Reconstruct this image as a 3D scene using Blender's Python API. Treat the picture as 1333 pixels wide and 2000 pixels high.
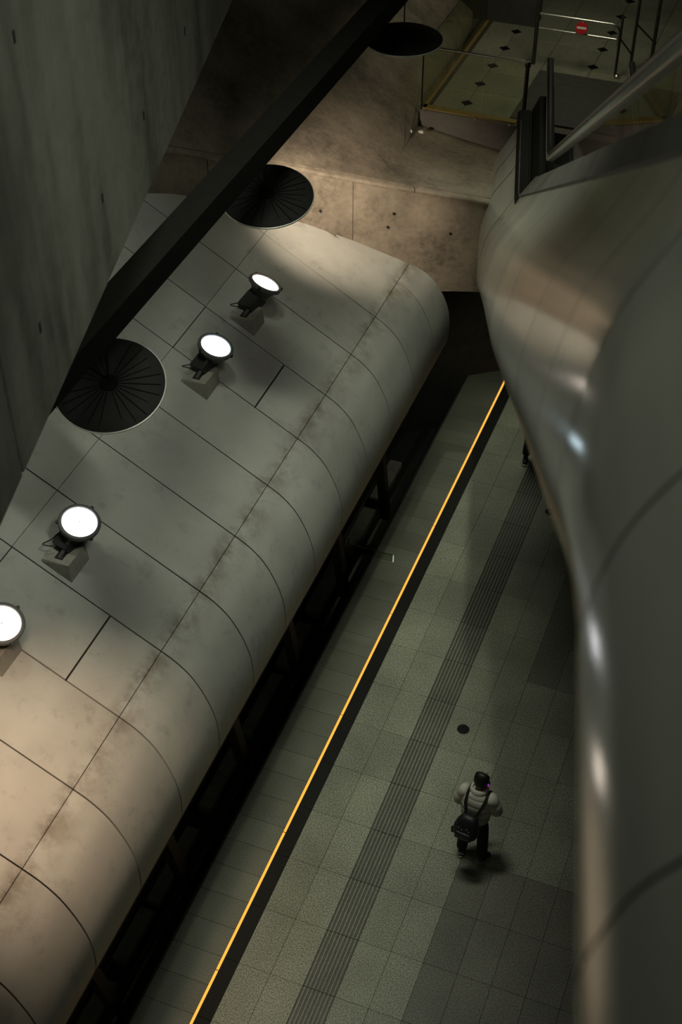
import bpy, bmesh, math, random
from mathutils import Vector, Matrix

random.seed(7)
for o in list(bpy.data.objects):
    bpy.data.objects.remove(o)
scene = bpy.context.scene
COL = scene.collection
R = math.radians

# ------------------------------------------------------------------ camera
# world: +Y along the platform, +X to the right across it, platform floor z = 0
PITCH = R(42.161); AZ = R(20.863)
fh = Vector((-math.sin(AZ), math.cos(AZ), 0))
cr = Vector((math.cos(AZ), math.sin(AZ), 0))
cf = fh * math.cos(PITCH) - Vector((0, 0, math.sin(PITCH)))
cu = fh * math.sin(PITCH) + Vector((0, 0, math.cos(PITCH)))
cam = bpy.data.cameras.new('camera')
cam.sensor_fit = 'VERTICAL'; cam.sensor_height = 36.0; cam.sensor_width = 24.0
cam.lens = 2720 / 2000 * 36
cam.clip_start = 0.05; cam.clip_end = 200
cam.dof.use_dof = True; cam.dof.focus_distance = 18.0; cam.dof.aperture_fstop = 1.5
camo = bpy.data.objects.new('camera', cam); COL.objects.link(camo)
camo.matrix_world = Matrix(((cr.x, cu.x, -cf.x, 0), (cr.y, cu.y, -cf.y, 0), (cr.z, cu.z, -cf.z, 16), (0, 0, 0, 1)))
scene.camera = camo

# ------------------------------------------------------------------ world, overhead light, exposure
w = bpy.data.worlds.new('world'); scene.world = w; w.use_nodes = True
w.node_tree.nodes['Background'].inputs[0].default_value = (0.62, 0.66, 0.50, 1)
w.node_tree.nodes['Background'].inputs[1].default_value = 0.028
scene.view_settings.view_transform = 'Standard'
scene.view_settings.look = 'None'
scene.view_settings.gamma = 1.0
scene.view_settings.use_curve_mapping = False
scene.view_settings.exposure = 0.0

def area(name, loc, target, size, size_y, energy, color, spread=180):
    l = bpy.data.lights.new(name, 'AREA'); l.shape = 'RECTANGLE'; l.size = size; l.size_y = size_y
    l.energy = energy; l.color = color; l.spread = R(spread)
    o = bpy.data.objects.new(name, l); COL.objects.link(o); o.location = loc
    o.rotation_euler = (Vector(target) - Vector(loc)).to_track_quat('-Z', 'Y').to_euler()
    return o
def spot(name, loc, target, energy, color, angle, blend=0.6, radius=0.15):
    l = bpy.data.lights.new(name, 'SPOT'); l.energy = energy; l.color = color
    l.spot_size = R(angle); l.spot_blend = blend; l.shadow_soft_size = radius
    o = bpy.data.objects.new(name, l); COL.objects.link(o); o.location = loc
    o.rotation_euler = (Vector(target) - Vector(loc)).to_track_quat('-Z', 'Y').to_euler()
    return o
# rows of ceiling lamps high over the hall
area('hall_ceiling_light', (-4.95, 11.5, 23), (-3.8, 12.0, 0), 1.6, 7, 165, (0.96, 1.0, 0.83), 52)
# added side light, no fixture of the hall, to brighten the hanging wall
area('wall_fill_light', (2.5, 6.5, 20.5), (-6.0, 9.2, 9.4), 1.0, 4, 34, (0.97, 1.0, 0.88), 38)
# added fill light to lift the near part of the escalator shell
area('shell_fill_light', (-3.0, 1.5, 21.5), (0.3, 5.0, 13.0), 0.8, 2.0, 17, (0.96, 1.0, 0.85), 60)
# narrow downlights over the platform edge
for y_, e_ in ((9.0, 1500), (12.6, 2200), (15.6, 2400), (18.2, 2400)):
    spot('platform_downlight', (-5.2 if y_ > 17 else -4.2, y_ - 0.8, 22.0), (-3.9, y_, 0), e_, (0.96, 1.0, 0.80), 15, 1.0, 0.2)
# lamps under the soffit at the far end of the platform
area('soffit_light', (-4.25, 19.6, 3.45), (-4.25, 19.6, 0), 0.4, 1.6, 8, (0.95, 1.0, 0.78), 90)
# added fill light that brightens the landing tiles and the no-entry sign
area('landing_fill_light', (-4.5, 21.9, 9.4), (-4.7, 23.3, 5.5), 0.8, 1.6, 30, (1.0, 0.97, 0.72), 150)
# warm beams that the reflector discs throw down on the canopy and the end wall
spot('reflector_beam_far', (-6.6, 14.8, 7.15), (-6.75, 17.7, 5.2), 1000, (1.0, 0.82, 0.63), 54, 1.0)
spot('reflector_beam_near', (-5.5, 6.5, 8.0), (-6.05, 7.0, 4.2), 720, (1.0, 0.71, 0.49), 62, 1.0, 0.25)

# ------------------------------------------------------------------ materials
def nodes(name):
    m = bpy.data.materials.new(name); m.use_nodes = True
    nt = m.node_tree; b = nt.nodes['Principled BSDF']
    return m, nt, b
def N(nt, typ, **kw):
    n = nt.nodes.new(typ)
    for k, v in kw.items():
        if k.startswith('i_'): n.inputs[k[2:].replace('_', ' ')].default_value = v
        else: setattr(n, k, v)
    return n
def ramp(nt, stops):
    r = nt.nodes.new('ShaderNodeValToRGB'); e = r.color_ramp.elements
    e[0].position, e[0].color = stops[0][0], (*stops[0][1], 1)
    e[1].position, e[1].color = stops[-1][0], (*stops[-1][1], 1)
    for p, c in stops[1:-1]:
        x = e.new(p); x.color = (*c, 1)
    return r
def g(v): return (v, v, v)
def plain(name, col, rough=0.5, metal=0.0, spec=0.5, emit=None, estr=0.0, coat=0.0):
    m, nt, b = nodes(name)
    b.inputs['Base Color'].default_value = (*col, 1); b.inputs['Roughness'].default_value = rough
    b.inputs['Metallic'].default_value = metal; b.inputs['Specular IOR Level'].default_value = spec
    b.inputs['Coat Weight'].default_value = coat
    if emit:
        b.inputs['Emission Color'].default_value = (*emit, 1); b.inputs['Emission Strength'].default_value = estr
    # a faint procedural variation so that nothing is perfectly flat
    tc = N(nt, 'ShaderNodeTexCoord'); no = N(nt, 'ShaderNodeTexNoise', i_Scale=9.0, i_Detail=4.0)
    nt.links.new(tc.outputs['Object'], no.inputs['Vector'])
    r = ramp(nt, [(0.3, tuple(c * 0.86 for c in col)), (0.7, tuple(min(1, c * 1.12) for c in col))])
    nt.links.new(no.outputs['Fac'], r.inputs['Fac']); nt.links.new(r.outputs['Color'], b.inputs['Base Color'])
    return m
def concrete(name, col, contrast=0.35, scale=1.0, stretch=(1, 1, 1), rough=0.75, spec=0.3, streak=0.0, bump=0.15):
    m, nt, b = nodes(name); L = nt.links.new
    geo = N(nt, 'ShaderNodeNewGeometry'); mp = N(nt, 'ShaderNodeMapping'); mp.inputs['Scale'].default_value = stretch
    L(geo.outputs['Position'], mp.inputs['Vector'])
    n1 = N(nt, 'ShaderNodeTexNoise', i_Scale=0.9 * scale, i_Detail=7.0, i_Roughness=0.62)
    n2 = N(nt, 'ShaderNodeTexNoise', i_Scale=9.0 * scale, i_Detail=5.0, i_Roughness=0.6)
    L(mp.outputs[0], n1.inputs['Vector']); L(geo.outputs['Position'], n2.inputs['Vector'])
    mx = N(nt, 'ShaderNodeMix', data_type='FLOAT'); mx.inputs[0].default_value = 0.35
    L(n1.outputs['Fac'], mx.inputs[2]); L(n2.outputs['Fac'], mx.inputs[3])
    lo = tuple(c * (1 - contrast) for c in col); hi = tuple(c * (1 + contrast * 0.7) for c in col)
    r = ramp(nt, [(0.33, lo), (0.5, col), (0.68, hi)]); L(mx.outputs[0], r.inputs['Fac'])
    out = r.outputs['Color']
    if streak > 0:
        mp2 = N(nt, 'ShaderNodeMapping'); mp2.inputs['Scale'].default_value = (0.9, 0.9, 0.16); L(geo.outputs['Position'], mp2.inputs['Vector'])
        n3 = N(nt, 'ShaderNodeTexNoise', i_Scale=1.6, i_Detail=6.0); L(mp2.outputs[0], n3.inputs['Vector'])
        r3 = ramp(nt, [(0.36, g(1 - streak)), (0.52, g(1.0)), (0.72, g(1.0 + streak * 0.3))]); L(n3.outputs['Fac'], r3.inputs['Fac'])
        mm = N(nt, 'ShaderNodeMix', data_type='RGBA', blend_type='MULTIPLY'); mm.inputs[0].default_value = 1
        L(out, mm.inputs[6]); L(r3.outputs['Color'], mm.inputs[7]); out = mm.outputs[2]
    L(out, b.inputs['Base Color'])
    b.inputs['Roughness'].default_value = rough; b.inputs['Specular IOR Level'].default_value = spec
    bp = N(nt, 'ShaderNodeBump', i_Strength=bump, i_Distance=0.02); L(n2.outputs['Fac'], bp.inputs['Height']); L(bp.outputs[0], b.inputs['Normal'])
    return m
def granite(name, col, speck=0.75, rough=0.42, spec=0.4):
    m, nt, b = nodes(name); L = nt.links.new
    geo = N(nt, 'ShaderNodeNewGeometry')
    n1 = N(nt, 'ShaderNodeTexNoise', i_Scale=55.0, i_Detail=3.0, i_Roughness=0.75)
    n2 = N(nt, 'ShaderNodeTexNoise', i_Scale=1.1, i_Detail=4.0)
    L(geo.outputs['Position'], n1.inputs['Vector']); L(geo.outputs['Position'], n2.inputs['Vector'])
    oi = N(nt, 'ShaderNodeObjectInfo')
    r = ramp(nt, [(0.34, tuple(c * (1 - speck) for c in col)), (0.5, col), (0.64, tuple(c * (1 + speck) for c in col))])
    L(n1.outputs['Fac'], r.inputs['Fac'])
    r2 = ramp(nt, [(0.3, g(0.8)), (0.7, g(1.15))]); L(n2.outputs['Fac'], r2.inputs['Fac'])
    r3 = ramp(nt, [(0.0, g(0.9)), (1.0, g(1.1))]); L(oi.outputs['Random'], r3.inputs['Fac'])
    m1 = N(nt, 'ShaderNodeMix', data_type='RGBA', blend_type='MULTIPLY'); m1.inputs[0].default_value = 1
    m2 = N(nt, 'ShaderNodeMix', data_type='RGBA', blend_type='MULTIPLY'); m2.inputs[0].default_value = 1
    L(r.outputs['Color'], m1.inputs[6]); L(r2.outputs['Color'], m1.inputs[7])
    L(m1.outputs[2], m2.inputs[6]); L(r3.outputs['Color'], m2.inputs[7]); L(m2.outputs[2], b.inputs['Base Color'])
    b.inputs['Roughness'].default_value = rough; b.inputs['Specular IOR Level'].default_value = spec
    return m
def canopy_mat():
    m, nt, b = nodes('canopy_panel_paint'); L = nt.links.new
    geo = N(nt, 'ShaderNodeNewGeometry'); sep = N(nt, 'ShaderNodeSeparateXYZ'); L(geo.outputs['Position'], sep.inputs[0])
    oi = N(nt, 'ShaderNodeObjectInfo')
    n1 = N(nt, 'ShaderNodeTexNoise', i_Scale=1.3, i_Detail=6.0, i_Roughness=0.6); L(geo.outputs['Position'], n1.inputs['Vector'])
    r1 = ramp(nt, [(0.3, (0.37, 0.368, 0.335)), (0.5, (0.42, 0.42, 0.38)), (0.7, (0.46, 0.46, 0.415))]); L(n1.outputs['Fac'], r1.inputs['Fac'])
    # brown dirt washed over the edge below the long joint (joint at x = -5.78)
    mr = N(nt, 'ShaderNodeMapRange'); mr.inputs[1].default_value = -5.80; mr.inputs[2].default_value = -5.50
    mr.inputs[3].default_value = 1.0; mr.inputs[4].default_value = 0.0; L(sep.outputs['X'], mr.inputs[0])
    gt = N(nt, 'ShaderNodeMapRange'); gt.inputs[1].default_value = -5.94; gt.inputs[2].default_value = -5.79; L(sep.outputs['X'], gt.inputs[0])
    n2 = N(nt, 'ShaderNodeTexNoise', i_Scale=2.2, i_Detail=7.0, i_Roughness=0.7); L(geo.outputs['Position'], n2.inputs['Vector'])
    r2 = ramp(nt, [(0.42, g(0.0)), (0.60, g(0.8))]); L(n2.outputs['Fac'], r2.inputs['Fac'])
    mu = N(nt, 'ShaderNodeMath', operation='MULTIPLY'); L(mr.outputs[0], mu.inputs[0]); L(gt.outputs[0], mu.inputs[1])
    mu2 = N(nt, 'ShaderNodeMath', operation='MULTIPLY'); L(mu.outputs[0], mu2.inputs[0]); L(r2.outputs['Color'], mu2.inputs[1])
    mix = N(nt, 'ShaderNodeMix', data_type='RGBA'); L(mu2.outputs[0], mix.inputs[0]); L(r1.outputs['Color'], mix.inputs[6])
    mix.inputs[7].default_value = (0.13, 0.105, 0.075, 1)
    # scattered dark scuffs running down the slope
    mp = N(nt, 'ShaderNodeMapping'); mp.inputs['Scale'].default_value = (3.0, 16.0, 3.0); L(geo.outputs['Position'], mp.inputs['Vector'])
    n3 = N(nt, 'ShaderNodeTexNoise', i_Scale=1.6, i_Detail=3.0, i_Roughness=0.6); L(mp.outputs[0], n3.inputs['Vector'])
    r3 = ramp(nt, [(0.735, g(1.0)), (0.77, g(0.35))]); L(n3.outputs['Fac'], r3.inputs['Fac'])
    n5 = N(nt, 'ShaderNodeTexNoise', i_Scale=3.2, i_Detail=8.0, i_Roughness=0.75); L(geo.outputs['Position'], n5.inputs['Vector'])
    r5 = ramp(nt, [(0.32, g(0.78)), (0.45, g(1.0))]); L(n5.outputs['Fac'], r5.inputs['Fac'])
    ro = ramp(nt, [(0, g(0.92)), (1, g(1.06))]); L(oi.outputs['Random'], ro.inputs['Fac'])
    c = mix.outputs[2]
    for src in (r3, r5, ro):
        mm = N(nt, 'ShaderNodeMix', data_type='RGBA', blend_type='MULTIPLY'); mm.inputs[0].default_value = 1
        L(c, mm.inputs[6]); L(src.outputs['Color'], mm.inputs[7]); c = mm.outputs[2]
    L(c, b.inputs['Base Color'])
    b.inputs['Roughness'].default_value = 0.38; b.inputs['Specular IOR Level'].default_value = 0.45
    return m
def shell_mat():
    m, nt, b = nodes('escalator_shell_paint'); L = nt.links.new
    geo = N(nt, 'ShaderNodeNewGeometry')
    mp = N(nt, 'ShaderNodeMapping'); mp.inputs['Scale'].default_value = (1.0, 1.0, 6.0); L(geo.outputs['Position'], mp.inputs['Vector'])
    n1 = N(nt, 'ShaderNodeTexNoise', i_Scale=0.9, i_Detail=5.0); L(mp.outputs[0], n1.inputs['Vector'])
    r1 = ramp(nt, [(0.3, (0.37, 0.375, 0.325)), (0.7, (0.44, 0.445, 0.385))]); L(n1.outputs['Fac'], r1.inputs['Fac'])
    L(r1.outputs['Color'], b.inputs['Base Color'])
    b.inputs['Metallic'].default_value = 0.1; b.inputs['Roughness'].default_value = 0.15
    b.inputs['Specular IOR Level'].default_value = 0.6
    return m
def glass(name, tint, refl=0.06):
    m = bpy.data.materials.new(name); m.use_nodes = True; nt = m.node_tree; nt.nodes.clear(); L = nt.links.new
    out = N(nt, 'ShaderNodeOutputMaterial'); tr = N(nt, 'ShaderNodeBsdfTransparent'); gl = N(nt, 'ShaderNodeBsdfGlossy')
    tr.inputs[0].default_value = (*tint, 1); gl.inputs['Roughness'].default_value = 0.03
    fr = N(nt, 'ShaderNodeFresnel'); fr.inputs[0].default_value = 1.5
    ge = N(nt, 'ShaderNodeNewGeometry'); fm = N(nt, 'ShaderNodeMath', operation='SUBTRACT'); fm.use_clamp = True   # only the front face reflects
    L(fr.outputs[0], fm.inputs[0]); L(ge.outputs['Backfacing'], fm.inputs[1])
    mx = N(nt, 'ShaderNodeMixShader'); L(fm.outputs[0], mx.inputs[0]); L(tr.outputs[0], mx.inputs[1]); L(gl.outputs[0], mx.inputs[2])
    L(mx.outputs[0], out.inputs[0]); return m
def emission(name, col, strength):
    m = bpy.data.materials.new(name); m.use_nodes = True; nt = m.node_tree; nt.nodes.clear(); L = nt.links.new
    out = N(nt, 'ShaderNodeOutputMaterial'); e = N(nt, 'ShaderNodeEmission')
    e.inputs[0].default_value = (*col, 1); e.inputs[1].default_value = strength
    L(e.outputs[0], out.inputs[0]); return m

M = {}
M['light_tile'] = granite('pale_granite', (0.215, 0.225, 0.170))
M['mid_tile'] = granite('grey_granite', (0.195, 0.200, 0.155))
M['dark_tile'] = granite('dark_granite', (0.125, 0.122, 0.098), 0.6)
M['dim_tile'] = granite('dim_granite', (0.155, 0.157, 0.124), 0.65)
M['edge_tile'] = granite('green_grey_granite', (0.125, 0.130, 0.098), 0.3, 0.5)
M['strip'] = granite('black_granite', (0.014, 0.014, 0.012), 0.3, 0.6, 0.12)
M['grout'] = plain('grout', (0.065, 0.066, 0.053), 0.9)
M['tac_groove'] = granite('tactile_groove', (0.072, 0.074, 0.058), 0.4)
M['tac_rib'] = granite('tactile_rib', (0.19, 0.195, 0.155), 0.4)
M['led'] = emission('amber_led', (1.0, 0.43, 0.06), 1.35)
M['led_joint'] = plain('led_joint', (0.10, 0.05, 0.02), 0.6)
M['canopy'] = canopy_mat()
M['canopy_back'] = plain('canopy_backing', (0.018, 0.016, 0.012), 0.9)
M['black_steel'] = plain('black_steel', (0.005, 0.005, 0.0042), 0.6, 0.0, 0.12)
M['beam_top_lit'] = plain('beam_top_lit', (0.013, 0.0125, 0.0105), 0.7, 0.0, 0.12)
M['strut'] = plain('strut_steel', (0.035, 0.033, 0.028), 0.7)
M['wall'] = concrete('cast_concrete', (0.150, 0.154, 0.122), 0.42, 0.6, (1.4, 1.4, 0.35), 0.7, 0.25, 0.4)
M['end_wall'] = concrete('stained_concrete', (0.235, 0.200, 0.152), 0.5, 1.3, (1, 1, 1), 0.75, 0.3, 0.25, 0.3)
M['dark_wall'] = concrete('dark_concrete', (0.050, 0.048, 0.040), 0.4, 0.8)  # very dark concrete for the soffit, end, back and right walls
M['pit'] = concrete('track_bed', (0.022, 0.021, 0.018), 0.5, 2.0, bump=0.5)
M['plinth'] = concrete('track_plinth', (0.20, 0.195, 0.165), 0.5, 2.5)
M['rail'] = plain('rail_steel', (0.07, 0.065, 0.055), 0.35, 0.8)
M['shell'] = shell_mat()
M['shell_joint'] = plain('shell_joint', (0.03, 0.03, 0.026), 0.8)
M['deck'] = concrete('deck_concrete', (0.125, 0.122, 0.108), 0.3, 2.0, rough=0.6)
M['dark_deck'] = plain('dark_deck_steel', (0.009, 0.0095, 0.008), 0.55, 0.0, 0.15)
M['rubber'] = plain('handrail_rubber', (0.012, 0.012, 0.011), 0.4)
M['chrome'] = plain('brushed_steel', (0.50, 0.50, 0.45), 0.28, 1.0)
M['rail_profile'] = plain('handrail_profile', (0.46, 0.48, 0.42), 0.42, 0.2)
M['dark_tube'] = plain('dark_steel_tube', (0.10, 0.10, 0.09), 0.32, 0.8)
M['glass'] = glass('balustrade_glass', (0.93, 0.95, 0.86))
M['esc_glass'] = glass('escalator_glass', (0.85, 0.88, 0.80))
M['landing_tile'] = granite('landing_granite', (0.170, 0.170, 0.125), 0.35)
M['diamond'] = plain('black_inlay', (0.006, 0.006, 0.005), 0.7, 0.0, 0.05)
M['brass'] = plain('ochre_edge', (0.20, 0.14, 0.045), 0.5)
M['brown_band'] = plain('brown_band', (0.045, 0.038, 0.022), 0.6)
M['plate'] = plain('landing_plate_steel', (0.11, 0.11, 0.095), 0.4, 0.6)
M['fascia'] = concrete('fascia_concrete', (0.105, 0.098, 0.085), 0.3, 1.5)
M['red'] = plain('sign_red', (0.42, 0.012, 0.014), 0.4)
M['sign_white'] = plain('sign_white', (0.60, 0.56, 0.52), 0.5)
M['lamp_grey'] = plain('lamp_housing', (0.105, 0.103, 0.098), 0.5)
M['lamp_dark'] = plain('lamp_bracket', (0.022, 0.022, 0.021), 0.55)
M['lamp_base'] = concrete('lamp_plinth', (0.32, 0.31, 0.265), 0.3, 4.0)
M['cable'] = plain('black_cable', (0.012, 0.012, 0.012), 0.5)
M['disc'] = plain('disc_dark', (0.012, 0.012, 0.0106), 0.7, 0.0, 0.15)
M['disc_seam'] = plain('disc_seam', (0.0065, 0.0065, 0.0057), 0.9, 0.0, 0.0)
M['disc_white'] = plain('disc_reflector', (0.75, 0.75, 0.72), 0.35)
M['skin'] = plain('skin', (0.30, 0.18, 0.13), 0.6)
M['hair'] = plain('black_hair', (0.008, 0.007, 0.006), 0.5)
M['cream'] = plain('cream_padded_cloth', (0.56, 0.55, 0.47), 0.85)
M['black_cloth'] = plain('black_cloth', (0.005, 0.005, 0.006), 0.9)
M['pack'] = plain('black_nylon', (0.010, 0.011, 0.014), 0.5)
M['buckle'] = plain('steel_buckle', (0.45, 0.46, 0.48), 0.3, 1.0)
M['shoe'] = plain('black_shoe', (0.010, 0.010, 0.010), 0.6)
M['sole'] = plain('pale_sole', (0.22, 0.215, 0.20), 0.7)
M['ear'] = emission('violet_light', (0.55, 0.05, 0.75), 0.5)
M['paper'] = plain('white_paper', (0.55, 0.53, 0.50), 0.9)
M['phone'] = plain('phone_black', (0.01, 0.01, 0.012), 0.2)

# ------------------------------------------------------------------ builders
class MB:
    def __init__(s): s.v = []; s.f = []; s.m = []
    def add(s, vs, fs, mi=0):
        b = len(s.v); s.v += [tuple(x) for x in vs]; s.f += [tuple(i + b for i in f) for f in fs]; s.m += [mi] * len(fs); return s
    def box(s, c, h, rot=None, mi=0, bev=None):
        vs = [Vector((x * h[0], y * h[1], z * h[2])) for x in (-1, 1) for y in (-1, 1) for z in (-1, 1)]
        if rot is not None: vs = [rot @ v for v in vs]
        vs = [v + Vector(c) for v in vs]
        return s.add(vs, [(0, 1, 3, 2), (4, 6, 7, 5), (0, 4, 5, 1), (2, 3, 7, 6), (0, 2, 6, 4), (1, 5, 7, 3)], mi)
    def tube(s, pts, r, n=10, mi=0, cap=True):
        pts = [Vector(p) for p in pts]; k = len(pts)
        rs = r if isinstance(r, (list, tuple)) else [r] * k
        T = [(pts[min(i + 1, k - 1)] - pts[max(i - 1, 0)]).normalized() for i in range(k)]
        up = Vector((0, 0, 1)) if abs(T[0].z) < 0.9 else Vector((1, 0, 0))
        A = T[0].cross(up).normalized(); vs = []
        for i in range(k):
            A = (A - T[i] * A.dot(T[i])).normalized(); B = T[i].cross(A)
            for j in range(n):
                a = 2 * math.pi * j / n; vs.append(pts[i] + (A * math.cos(a) + B * math.sin(a)) * rs[i])
        fs = [(i * n + j, i * n + (j + 1) % n, (i + 1) * n + (j + 1) % n, (i + 1) * n + j) for i in range(k - 1) for j in range(n)]
        if cap: fs += [tuple(range(n - 1, -1, -1)), tuple((k - 1) * n + j for j in range(n))]
        return s.add(vs, fs, mi)
    def lathe(s, prof, n=40, mat=None, mi=0, close=True):
        # prof: list of (radius, height); axis local z
        vs = []; k = len(prof)
        for r_, z_ in prof:
            for j in range(n):
                a = 2 * math.pi * j / n; v = Vector((r_ * math.cos(a), r_ * math.sin(a), z_)); vs.append(mat @ v if mat else v)
        fs = [(i * n + j, i * n + (j + 1) % n, (i + 1) * n + (j + 1) % n, (i + 1) * n + j) for i in range(k - 1) for j in range(n)]
        if close: fs += [tuple(range(n - 1, -1, -1)), tuple((k - 1) * n + j for j in range(n))]
        return s.add(vs, fs, mi)
    def grid(s, rows, mi=0):
        n = len(rows[0]); vs = [p for r_ in rows for p in r_]
        fs = [(i * n + j, i * n + j + 1, (i + 1) * n + j + 1, (i + 1) * n + j) for i in range(len(rows) - 1) for j in range(n - 1)]
        return s.add(vs, fs, mi)
    def slab(s, rows, normals, d, mi=0):
        # a sheet with thickness d (pushed against the normals) and closed rim
        n = len(rows[0]); k = len(rows)
        top = [Vector(p) for r_ in rows for p in r_]; nn = [Vector(p) for r_ in normals for p in r_]
        bot = [p - q * d for p, q in zip(top, nn)]; b = n * k
        fs = []
        for i in range(k - 1):
            for j in range(n - 1):
                a = (i * n + j, i * n + j + 1, (i + 1) * n + j + 1, (i + 1) * n + j)
                fs.append(a); fs.append(tuple(x + b for x in reversed(a)))
        rim = [j for j in range(n)] + [i * n + n - 1 for i in range(1, k)] + [(k - 1) * n + j for j in range(n - 2, -1, -1)] + [i * n for i in range(k - 2, 0, -1)]
        for a, c in zip(rim, rim[1:] + rim[:1]): fs.append((a, a + b, c + b, c))
        return s.add(top + bot, fs, mi)
    def mesh(s, name, mats, smooth=False, fix=True):
        me = bpy.data.meshes.new(name); me.from_pydata(s.v, [], s.f); 
        for m in (mats if isinstance(mats, (list, tuple)) else [mats]): me.materials.append(M[m] if isinstance(m, str) else m)
        me.polygons.foreach_set('material_index', s.m)
        if fix:
            bm = bmesh.new(); bm.from_mesh(me); bmesh.ops.recalc_face_normals(bm, faces=bm.faces); bm.to_mesh(me); bm.free()
        if smooth: me.polygons.foreach_set('use_smooth', [True] * len(me.polygons))
        me.update(); return me
    def build(s, name, mats, parent=None, smooth=False, sharp=None, fix=True):
        return link(name, s.mesh(name, mats, smooth, fix), parent, sharp)
def link(name, me, parent=None, sharp=None):
    o = bpy.data.objects.new(name, me); COL.objects.link(o)
    if parent is not None: o.parent = parent
    if sharp is not None:
        me.polygons.foreach_set('use_smooth', [True] * len(me.polygons))
        me.set_sharp_from_angle(angle=R(sharp))
    return o
def tag(o, label=None, cat=None, group=None, kind=None):
    if label: o['label'] = label
    if cat: o['category'] = cat
    if group: o['group'] = group
    if kind: o['kind'] = kind
    return o
def thing(name, loc, label=None, cat=None, group=None, kind=None, rz=0.0):
    o = bpy.data.objects.new(name, None); COL.objects.link(o); o.location = loc; o.rotation_euler = (0, 0, rz); o.empty_display_size = 0.1
    return tag(o, label, cat, group, kind)
def bevel_box(name, c, h, mat, parent=None, bev=0.004):
    bm = bmesh.new(); bmesh.ops.create_cube(bm, size=2.0)
    for v in bm.verts: v.co = Vector((v.co.x * h[0], v.co.y * h[1], v.co.z * h[2]))
    bmesh.ops.bevel(bm, geom=list(bm.edges), offset=bev, segments=1, affect='EDGES')
    me = bpy.data.meshes.new(name); bm.to_mesh(me); bm.free(); me.materials.append(M[mat])
    o = link(name, me, parent); o.location = c; return o
def catmull(pts, sub=5):
    out = []; P = [pts[0]] + list(pts) + [pts[-1]]
    for i in range(1, len(P) - 2):
        for k in range(sub):
            t = k / sub
            out.append(tuple(0.5 * (2 * b + (c - a) * t + (2 * a - 5 * b + 4 * c - d) * t * t + (3 * b - a - 3 * c + d) * t ** 3)
                             for a, b, c, d in zip(P[i - 1], P[i], P[i + 1], P[i + 2])))
    out.append(tuple(pts[-1])); return out

# ================================================================== THE SETTING
# ---- platform floor with single tiles
Y0, Y1 = 5.65, 22.25
floor = MB().box((0.1, 13.2, -0.535), (5.5, 9.5, 0.51)).build('floor', 'grout'); tag(floor, 'granite platform floor of speckled tiles', None, None, 'structure')
rows = [8.97 + 0.83 * k for k in range(-4, 17)]
cols = [(-4.48, -4.05), (-4.05, -3.61), (-3.18, -2.74), (-2.74, -2.31), (-2.31, -1.86), (-1.86, -1.42), (-1.42, -0.98), (-0.98, -0.54), (-0.54, -0.10), (-0.10, 0.34)]
tilecache = {}
def tile(x0, x1, y0, y1, mat, z=0.0, th=0.025, name='floor_tile', parent=None, gap=0.0018):
    key = (round(x1 - x0, 3), round(y1 - y0, 3), mat, th)
    if key not in tilecache:
        a, b = (x1 - x0) / 2 - gap, (y1 - y0) / 2 - gap; c = 0.0015
        v = [(-a, -b, -th), (a, -b, -th), (a, b, -th), (-a, b, -th), (-a, -b, -c), (a, -b, -c), (a, b, -c), (-a, b, -c),
             (-a + c, -b + c, 0), (a - c, -b + c, 0), (a - c, b - c, 0), (-a + c, b - c, 0)]
        f = [(0, 1, 5, 4), (1, 2, 6, 5), (2, 3, 7, 6), (3, 0, 4, 7), (4, 5, 9, 8), (5, 6, 10, 9), (6, 7, 11, 10), (7, 4, 8, 11), (8, 9, 10, 11)]
        mb = MB(); mb.add(v, f); tilecache[key] = mb.mesh(name, mat)
    o = link(name, tilecache[key], parent); o.location = ((x0 + x1) / 2, (y0 + y1) / 2, z + random.uniform(-0.0006, 0.0006)); return o
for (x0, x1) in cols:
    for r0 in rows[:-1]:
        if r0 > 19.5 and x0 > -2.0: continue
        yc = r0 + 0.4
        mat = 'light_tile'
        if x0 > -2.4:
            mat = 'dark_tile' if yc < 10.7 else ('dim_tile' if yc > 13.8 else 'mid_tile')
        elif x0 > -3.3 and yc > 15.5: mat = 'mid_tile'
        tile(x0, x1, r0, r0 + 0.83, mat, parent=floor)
ey = 5.65
while ey < 22.2:
    tile(-5.40, -4.715, ey, ey + 0.415, 'edge_tile', parent=floor); ey += 0.415
for r0 in rows[:-1]:
    tile(-4.675, -4.48, r0, r0 + 0.83, 'strip', parent=floor)
# tactile guide strip: eight ribs in every tile
tm = MB(); tm.box((0, 0, -0.016), (0.211, 0.411, 0.011))
for i in range(8):
    x = -0.211 + 0.030 + i * 0.052
    tm.box((x, 0, -0.001), (0.009, 0.411, 0.005), mi=1)
tac = tm.mesh('tactile_tile', ['tac_groove', 'tac_rib'])
for r0 in rows[:-1]:
    o = link('tactile_tile', tac, floor); o.location = (-3.395, r0 + 0.415, 0.0)
# round covers let into the floor
for (x, y, lab, r_) in ((-2.94, 12.73, 'round dark metal cover in the floor nearest the standing person', 0.085), (-2.94, 17.79, 'round dark metal cover in the floor near the escalator shell', 0.085)):
    t = thing('floor_cover', (x, y, 0), lab, 'floor cover', 'round floor covers')
    mb = MB(); mb.lathe([(r_, 0.0), (r_, 0.004), (r_ - 0.006, 0.006), (0.0, 0.006)], 28, close=False); mb.build('lid', 'dark_deck', t)
    mb = MB(); mb.lathe([(r_ + 0.008, 0.0), (r_ + 0.008, 0.003), (r_, 0.003), (r_, 0)], 28, close=False); mb.build('ring', 'strut', t)

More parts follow.
